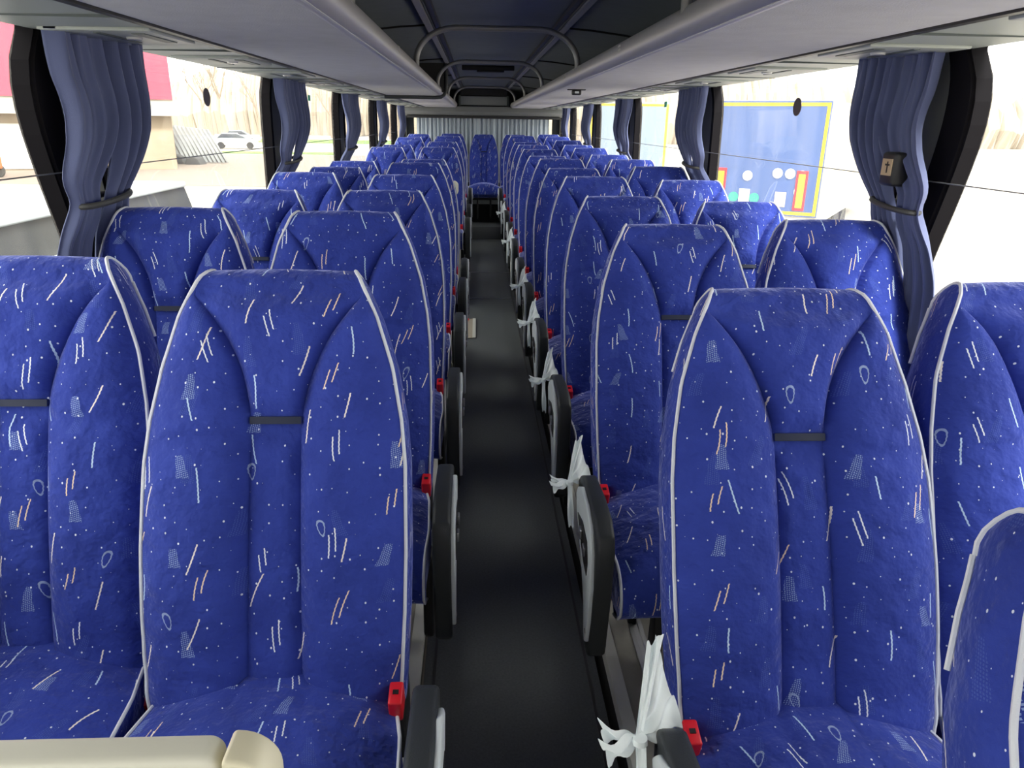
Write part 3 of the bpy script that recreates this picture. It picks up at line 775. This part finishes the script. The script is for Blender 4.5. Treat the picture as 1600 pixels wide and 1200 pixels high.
# stickers on the glass
def oval(name, loc, ry, rz, mt, label, cat):
    m = MB(); n = 24; m.face(list(range(n))); m.v = [(0, ry*cos(2*pi*i/n), rz*sin(2*pi*i/n)) for i in range(n)]
    m.v += [(.002, y, z) for x, y, z in m.v[:n]]; m.face(list(range(n, 2*n)))
    for i in range(n): m.face([i, (i+1) % n, n+(i+1) % n, n+i])
    return tag(m.build(name, mt, loc=loc, smooth=False), label, cat)
DSK = mat('sticker_dark', (.03, .015, .03), .4); GRN = mat('sticker_green', (.02, .32, .22), .4)
o = oval('window_sticker', (-1.20, 3.27, 1.61), .040, .035, DSK, 'dark oval sticker on the left glass after the first curtain', 'sticker')
o = oval('window_sticker', (1.20, 3.14, 1.608), .040, .035, DSK, 'dark oval sticker on the right glass over the blue trailer', 'sticker')
for x, y, z, l in ((-1.20, 5.24, 1.664, 'small green square sticker at the top of a left window'), (1.20, 5.37, 1.666, 'small green square sticker at the top of a right window')):
    m = MB(); m.box(-.001, .001, -.035, .035, -.018, .018); tag(m.build('exit_sticker', GRN, loc=(x, y, z), smooth=False), l, 'sticker')
# ------------------------------------------------------------------ cream partition by the camera, cream guard by the middle door
t = thing('front_partition', 'cream plastic partition top with a pale blue panel at the lower left corner', 'partition', (-.715, .405, .15))
PZ = .958
def part_prof(x0, x1, z1, r, n=8):
    pts = [(x0, 0), (x1, 0)]
    for i in range(n+1):
        a = pi/2*i/n; pts.append((x1-r+r*cos(a), z1-r+r*sin(a)))
    pts += [(x0, z1)]; return pts
m = MB(); m.extr(part_prof(-.46, .432, PZ, .012), lambda p, a: (p[0], a, p[1]), 0, .026); m.build('body', CREAM, t, bevel=.006)
m = MB(); m.extr(part_prof(-.44, .37, PZ-.014, .04), lambda p, a: (p[0], a, p[1]), -.004, .004); m.build('inset_panel', ICE, t, bevel=.003)
m = MB(); m.extr(part_prof(.436, .470, PZ, .03), lambda p, a: (p[0], a, p[1]), -.003, .029); m.build('end_cap', mat('cream_yellow', (.78, .72, .54), .4), t, bevel=.006)
t = thing('stair_guard', 'cream rounded guard panel with a post cap beside the middle door stairs', 'guard', (-.29, 5.05, .0))
GY = 6.38
t.location = (-.30, GY, .18)
m = MB(); pr = [(-.10, 0), (.055, 0), (.055, .60)]+[(.055-.05+.05*cos(a), .60+.07*sin(a)) for a in [radians(v) for v in range(10, 91, 10)]]+[(-.10, .67)]
m.extr(pr, lambda p, a: (p[0], a, p[1]), 0, .05); m.build('panel', mat('cream_guard', (.70, .68, .58), .5), t, bevel=.012)
m = MB(); m.tube([(-.0, .025, .65), (-.0, .025, .79)], .022, 12); m.build('post', CREAM, t)
m = MB(); m.extr([(-.075, .78), (.02, .765), (.045, .79), (.045, .86), (.02, .885), (-.04, .875), (-.075, .86)], lambda p, a: (p[0], a, p[1]), -.01, .06); m.build('post_cap', CREAM, t, bevel=.012)

# unseen windscreen end behind the camera, opening narrowed to cut frontal fill light
m = MB(); m.box(-HW-.05, HW+.05, Y0-.06, Y0, -1.15, 1.12); m.box(-HW-.05, HW+.05, Y0-.06, Y0, 1.68, 2.05)
struct(m.build('wall_front', WALLM, smooth=False))

# ------------------------------------------------------------------ outside
GZ = -1.3
m = MB(); m.box(-160, 160, -40, 260, GZ-.1, GZ); struct(m.build('ground', mat('pale_concrete', (.36, .33, .29), .9, var=.12, vscale=.3), smooth=False))
m = MB(); m.box(-90, -3, 34, 66, GZ-.02, GZ+.02); struct(m.build('road_strip', mat('asphalt', (.20, .165, .135), .9, var=.15, vscale=1), smooth=False))
GRM = mat('grass_verge', (.13, .22, .05), 1, var=.3, vscale=2)
m = MB(); m.box(-34, -12, 67, 71, GZ-.02, GZ+.05); tag(m.build('grass', GRM, smooth=False), 'short grass strip behind the asphalt at left', 'grass', kind='stuff')
m = MB(); m.box(-120, -2, 100, 116, GZ-.02, GZ+.05); tag(m.build('grass', GRM, smooth=False), 'grass bank beyond the parked cars at left', 'grass', kind='stuff')
t = thing('market_shed', 'low shed with a broad red fascia and pale band outside the left windows', 'building', (-28.8, 40.8, GZ)); t.rotation_euler = (0, 0, radians(20.7))
m = MB(); m.box(-26, 12.2, 0, 6, 0, 3.1); m.build('wall', mat('shed_wall', (.30, .24, .17), .9, var=.3, vscale=.6), t, smooth=False)
m = MB(); m.box(-26.2, 12.4, -.9, 6, 3.75, 10.5); m.build('fascia', mat('red_fascia', (.42, .035, .075), .6), t, smooth=False)
m = MB(); m.box(-26.2, 12.6, -.8, 6, 2.9, 3.75); m.build('pale_band', mat('pale_band', (.36, .34, .29), .8), t, smooth=False)
SDM = [mat('shed_door_orange', (.35, .13, .03), .7), mat('shed_door_white', (.6, .58, .55), .7), mat('shed_door_dark', (.10, .07, .05), .7)]
for k, (x, w_) in enumerate(((-8.4, 3.2), (-5.0, 1.6), (-2.6, 3.0), (1.5, 1.2), (3.4, 3.2), (7.6, 2.2), (-14, 3))):
    m = MB(); m.box(x, x+w_, -.06, 0, .1, 2.4); m.build('door', SDM[k % 3], t, smooth=False)
m = MB(); m.box(-1.2, -.6, -.1, -.05, 1.9, 2.6); m.build('red_sign', RED, t, smooth=False)
t = thing('forklift', 'orange and white forklift parked before the shed at far left', 'forklift', (-23.5, 37, GZ))
OR = mat('orange_paint', (.55, .14, .02), .5); WHT = mat('white_paint', (.60, .60, .58), .5); TYR = mat('tyre', (.03, .03, .03), .9); WGL = mat('dark_car_glass', (.05, .06, .07), .2)
m = MB(); m.box(-.9, .9, -.5, .5, .4, 1.1); m.build('body', OR, t, bevel=.08)
m = MB(); m.box(-.5, .9, -.48, .48, 2.0, 2.08); m.build('roof', WHT, t, bevel=.02)
for x in (-.45, .8):
    for y in (-.42, .42):
        m = MB(); m.tube([(x, y, 1.1), (x, y, 2.0)], .04); m.build('post', WHT, t)
m = MB(); m.box(-1.15, -1.0, -.4, .4, .15, 2.3); m.build('mast', TYR, t, bevel=.02)
for x in (-.6, .6):
    for y in (-.5, .5):
        m = MB(); m.tube([(x, y-.08, .32), (x, y+.08, .32)], .32, 20); m.build('wheel', TYR, t)
t = thing('sheet_pile', 'leaning corrugated metal sheets outside the left window, beside the red shed', 'sheet pile', (-20.4, 52, GZ))
SH = mat('weathered_sheet', (.24, .25, .25), .6, .2, var=.35, vscale=1.5)
m = MB(); P = []
for j in range(2):
    P.append([(-2.2+4.6*i/119+(1.6*(1-j)), (-.8 if j == 0 else .9)+.06*sin(i*.9), 2.5*j+.1-(.5*i/119)*j) for i in range(120)])
m.grid(P); o = m.build('corrugated_sheet', SH, t); md = o.modifiers.new('s', 'SOLIDIFY'); md.thickness = .03
rd = random.Random(3)
SCR = [mat('scrap_brown', (.22, .12, .07), .8), mat('scrap_black', (.05, .05, .05), .8), mat('scrap_grey', (.25, .24, .21), .8)]
for k in range(9):
    m = MB(); x = -2.4+rd.random()*5; h = .3+rd.random()*.5; m.extr([(x, 0), (x+1.0, 0), (x+.8, h*.7), (x+.5, h), (x+.15, h*.8)], lambda p, a: (p[0], a, p[1]), -1.9-rd.random()*.8, -1.2); m.build('scrap', SCR[k % 3], t, bevel=.06)
def car(loc, rz, paint, lab):
    t = thing('car', lab, 'car', loc, 'parked cars outside the left windows'); t.rotation_euler = (0, 0, rz)
    body = [(-2.1, .35), (-2.15, .75), (-2.0, .95), (-1.2, 1.02), (1.1, 1.0), (2.0, .85), (2.15, .6), (2.1, .3)]
    m = MB(); m.extr(body, lambda p, a: (p[0], a, p[1]), -.85, .85); m.build('body', paint, t, bevel=.08)
    cab = [(-1.7, .98), (-1.2, 1.42), (.2, 1.45), (1.1, .98)]
    m = MB(); m.extr(cab, lambda p, a: (p[0], a, p[1]), -.72, .72); c = m.build('cabin_glass', WGL, t, bevel=.05)
    m = MB(); m.box(-1.15, .25, -.68, .68, 1.40, 1.47); m.build('roof', paint, t, bevel=.03)
    for x in (-1.35, 1.35):
        for y in (-.8, .8):
            m = MB(); m.tube([(x, y-.1, .33), (x, y+.1, .33)], .33, 20); m.build('wheel', TYR, t)
car((-24.0, 78, GZ), .25, WHT, 'large white car nearest of the parked cars seen through the left windows')
car((-30.0, 84, GZ), .2, mat('silver_paint', (.28, .30, .32), .4, .4), 'silver car partly behind the nearest white car')
car((-28.5, 95, GZ), .1, WHT, 'white car in the far row close to the grass bank')
car((-40.0, 96, GZ), 0, WHT, 'small white car farthest left of the parked cars')
BARK = mat('pale_bark', (.30, .235, .19), .9)
def tree(loc, h, lab, seed):
    rd = random.Random(seed); m = MB()
    def br(p, d, l, r, dep):
        q = p+d*l; m.tube([p, p.lerp(q, .5)+Vector((rd.uniform(-.05, .05)*l, 0, 0)), q], [r, r*.8, r*.6], 5, cap=False)
        if dep == 0: return
        for _ in range(3 if dep > 1 else 4):
            nd = (d+Vector((rd.uniform(-.6, .6), rd.uniform(-.6, .6), rd.uniform(-.1, .5)))).normalized(); br(p.lerp(q, rd.uniform(.55, 1)), nd, l*rd.uniform(.55, .75), r*.5, dep-1)
    br(Vector((0, 0, 0)), Vector((rd.uniform(-.06, .06), 0, 1)), h*.35, h*.016, 4)
    tag(m.build('bare_tree', BARK, loc=loc, normals=False), lab, 'tree', 'bare trees beyond the parked cars')
TL = ['first after the red shed', 'second after the red shed', 'third after the red shed', 'fourth after the red shed', 'beside the second curtain', 'past the second curtain', 'farthest along the row', 'behind the silver car']
for k, (x, y) in enumerate(((-48, 122), (-44, 128), (-40, 124), (-36, 131), (-30, 124), (-24, 130), (-14, 126), (-45.5, 136))): tree((x, y, GZ), 14+k % 3*2, 'bare brown tree '+TL[k], 40+k)
# distant woodland, uncountable; distance haze is mixed into its pale colour
WOOD = mat('winter_woodland', (.40, .345, .28), 1, var=.12, vscale=.12)
for nm, x0, x1, yy, lb in (('left', -150, -5, 150, 'hazy brown woodland on the skyline left of the bus'), ('right', 5, 150, 120, 'hazy brown woodland on the skyline right of the bus')):
    rd = random.Random(nm); m = MB(); n = 400; hs = []; h = 8
    for i in range(n): h = max(5, min(12, h+rd.uniform(-.9, .9))); hs.append(h+rd.uniform(-.3, .3))
    prof_ = ((0, 0), (-1, .35), (0, .7), (2, 1), (6, .6), (8, 0))
    m.grid([[(x0+(x1-x0)*i/(n-1), yy+dy+rd.uniform(-.5, .5), GZ+hs[i]*kz) for i in range(n)] for dy, kz in prof_])
    tag(m.build('woodland', WOOD, smooth=False), lb, 'woodland', kind='stuff')
# low grey trailer side next to the bus
t = thing('flatbed_side', 'dark grey flatbed side standing just outside the left windows', 'trailer', (-2.35, 0, GZ))
GT = mat('grey_tarp', (.065, .07, .075), .7, var=.25, vscale=3)
m = MB(); m.extr([(-3, 0.5), (6.05, .5), (6.15, 2.05), (5.95, 2.33), (-3, 2.33)], lambda p, a: (a, p[0], p[1]), -.5, 0); m.build('side_board', GT, t, smooth=False)
m = MB(); m.box(-.52, .02, -3, 5.94, 2.33, 2.37); m.build('top_edge', SIL, t, bevel=.01)
m = MB(); m.box(0.0, .03, -3, 5.4, 2.08, 2.13); m.build('lower_rail', SIL, t, bevel=.01)
for y in (-1.5, 1.5, 4.6):
    m = MB(); m.tube([(-.5, y, .5), (-.1, y, .5)], .5, 24); m.build('wheel', TYR, t)
# right: lorry trailer with blue rear
def trailer(loc, rz, wd, hh, ln, rearm, sidem, lab, marks):
    t = thing('lorry_trailer', lab, 'trailer', loc); t.rotation_euler = (0, 0, rz)
    YEL = bpy.data.materials.get('yellow_tape') or mat('yellow_tape', (.55, .40, .01), .5)
    m = MB(); m.box(-wd/2, wd/2, 0, ln, 1.05, 1.05+hh); m.build('tarpaulin_box', sidem, t, smooth=False)
    m = MB(); m.box(-wd/2+.02, wd/2-.02, -.03, 0, 1.07, 1.03+hh); r = m.build('rear_door', rearm, t, smooth=False)
    z0, z1 = 1.1, 1.0+hh; x = wd/2-.04; w = .07
    m = MB()
    for a in ((-x, x, z1-w, z1), (-x, x, z0, z0+w), (-x, -x+w, z0+w, z1-w), (x-w, x, z0+w, z1-w)): m.box(a[0], a[1], -.036, -.03, a[2], a[3])
    m.build('yellow_outline', YEL, t, smooth=False)
    m = MB(); m.box(-wd/2, wd/2, 0, ln, .9, 1.05); m.build('chassis', mat('chassis_grey_%d' % len(bpy.data.materials), (.35, .35, .34), .7), t, smooth=False)
    if marks:
        for xx in (-wd/2+.30, wd/2-.42):
            m = MB(); m.box(xx-.12, xx+.12, -.05, -.036, 1.2, 2.05); f = m.build('warning_board', RED, t, smooth=False)
            m = MB(); m.box(xx-.07, xx+.07, -.055, -.05, 1.26, 1.98); m.build('yellow_center', YEL, f, smooth=False)
        for xx, zz, cc in ((-.45+.1, 1.9, WHT), (-.1+.4, 1.98, WHT), (.57, 1.98, WHT), (.82, 1.95, WHT), (.80, 1.6, WHT), (-.62, 1.42, GRN), (-.05-.1, 1.42, GRN)):
            m = MB(); n = 20; m.tube([(xx, -.045, zz), (xx, -.036, zz)], .11, 18); m.build('round_sticker', cc, t, smooth=False)
        for xx, zz, cc in ((-.38, 1.45, WHT), (.42, 1.42, BEIGE)):
            m = MB(); m.box(xx-.12, xx+.12, -.04, -.03, zz-.16, zz+.16); m.build('notice', cc, t, smooth=False)
    m = MB()
    k = 0
    while k*.35 < ln-.4:
        m.box(wd/2, wd/2+.03, .2+k*.35, .28+k*.35, 1.0, 1.22); k += 1
    m.box(wd/2, wd/2+.02, 0, ln, 1.16, 1.19)
    m.build('tarpaulin_straps', SIL, t, smooth=False)
    for yy in (2.2, 3.5, 4.8):
        for xx in (-wd/2+.2, wd/2-.2):
            m = MB(); m.tube([(xx-.15, yy, .5), (xx+.15, yy, .5)], .5, 24); m.build('wheel', TYR, t)
    for xx in (-wd/2+.4, wd/2-.4):
        m = MB(); m.box(xx-.3, xx+.3, -.02, .05, .62, .9); m.build('rear_lamp', RED, t, smooth=False)
BLUE = mat('blue_tarpaulin', (.05, .095, .25), .6, var=.15, vscale=1.2); TARP = mat('cream_tarpaulin', (.42, .38, .30), .8)
trailer((6.35, 16.9, GZ-.12), -.58, 2.5, 2.45, 13, BLUE, TARP, 'lorry trailer with a blue rear outlined in yellow, outside the right windows', True)
trailer((4.7, 24.5, GZ-.15), -.12, 2.5, 2.6, 13, mat('pale_blue_tarpaulin', (.20, .26, .34), .7), TARP, 'second lorry trailer with a pale rear farther along, outside the right windows', False)
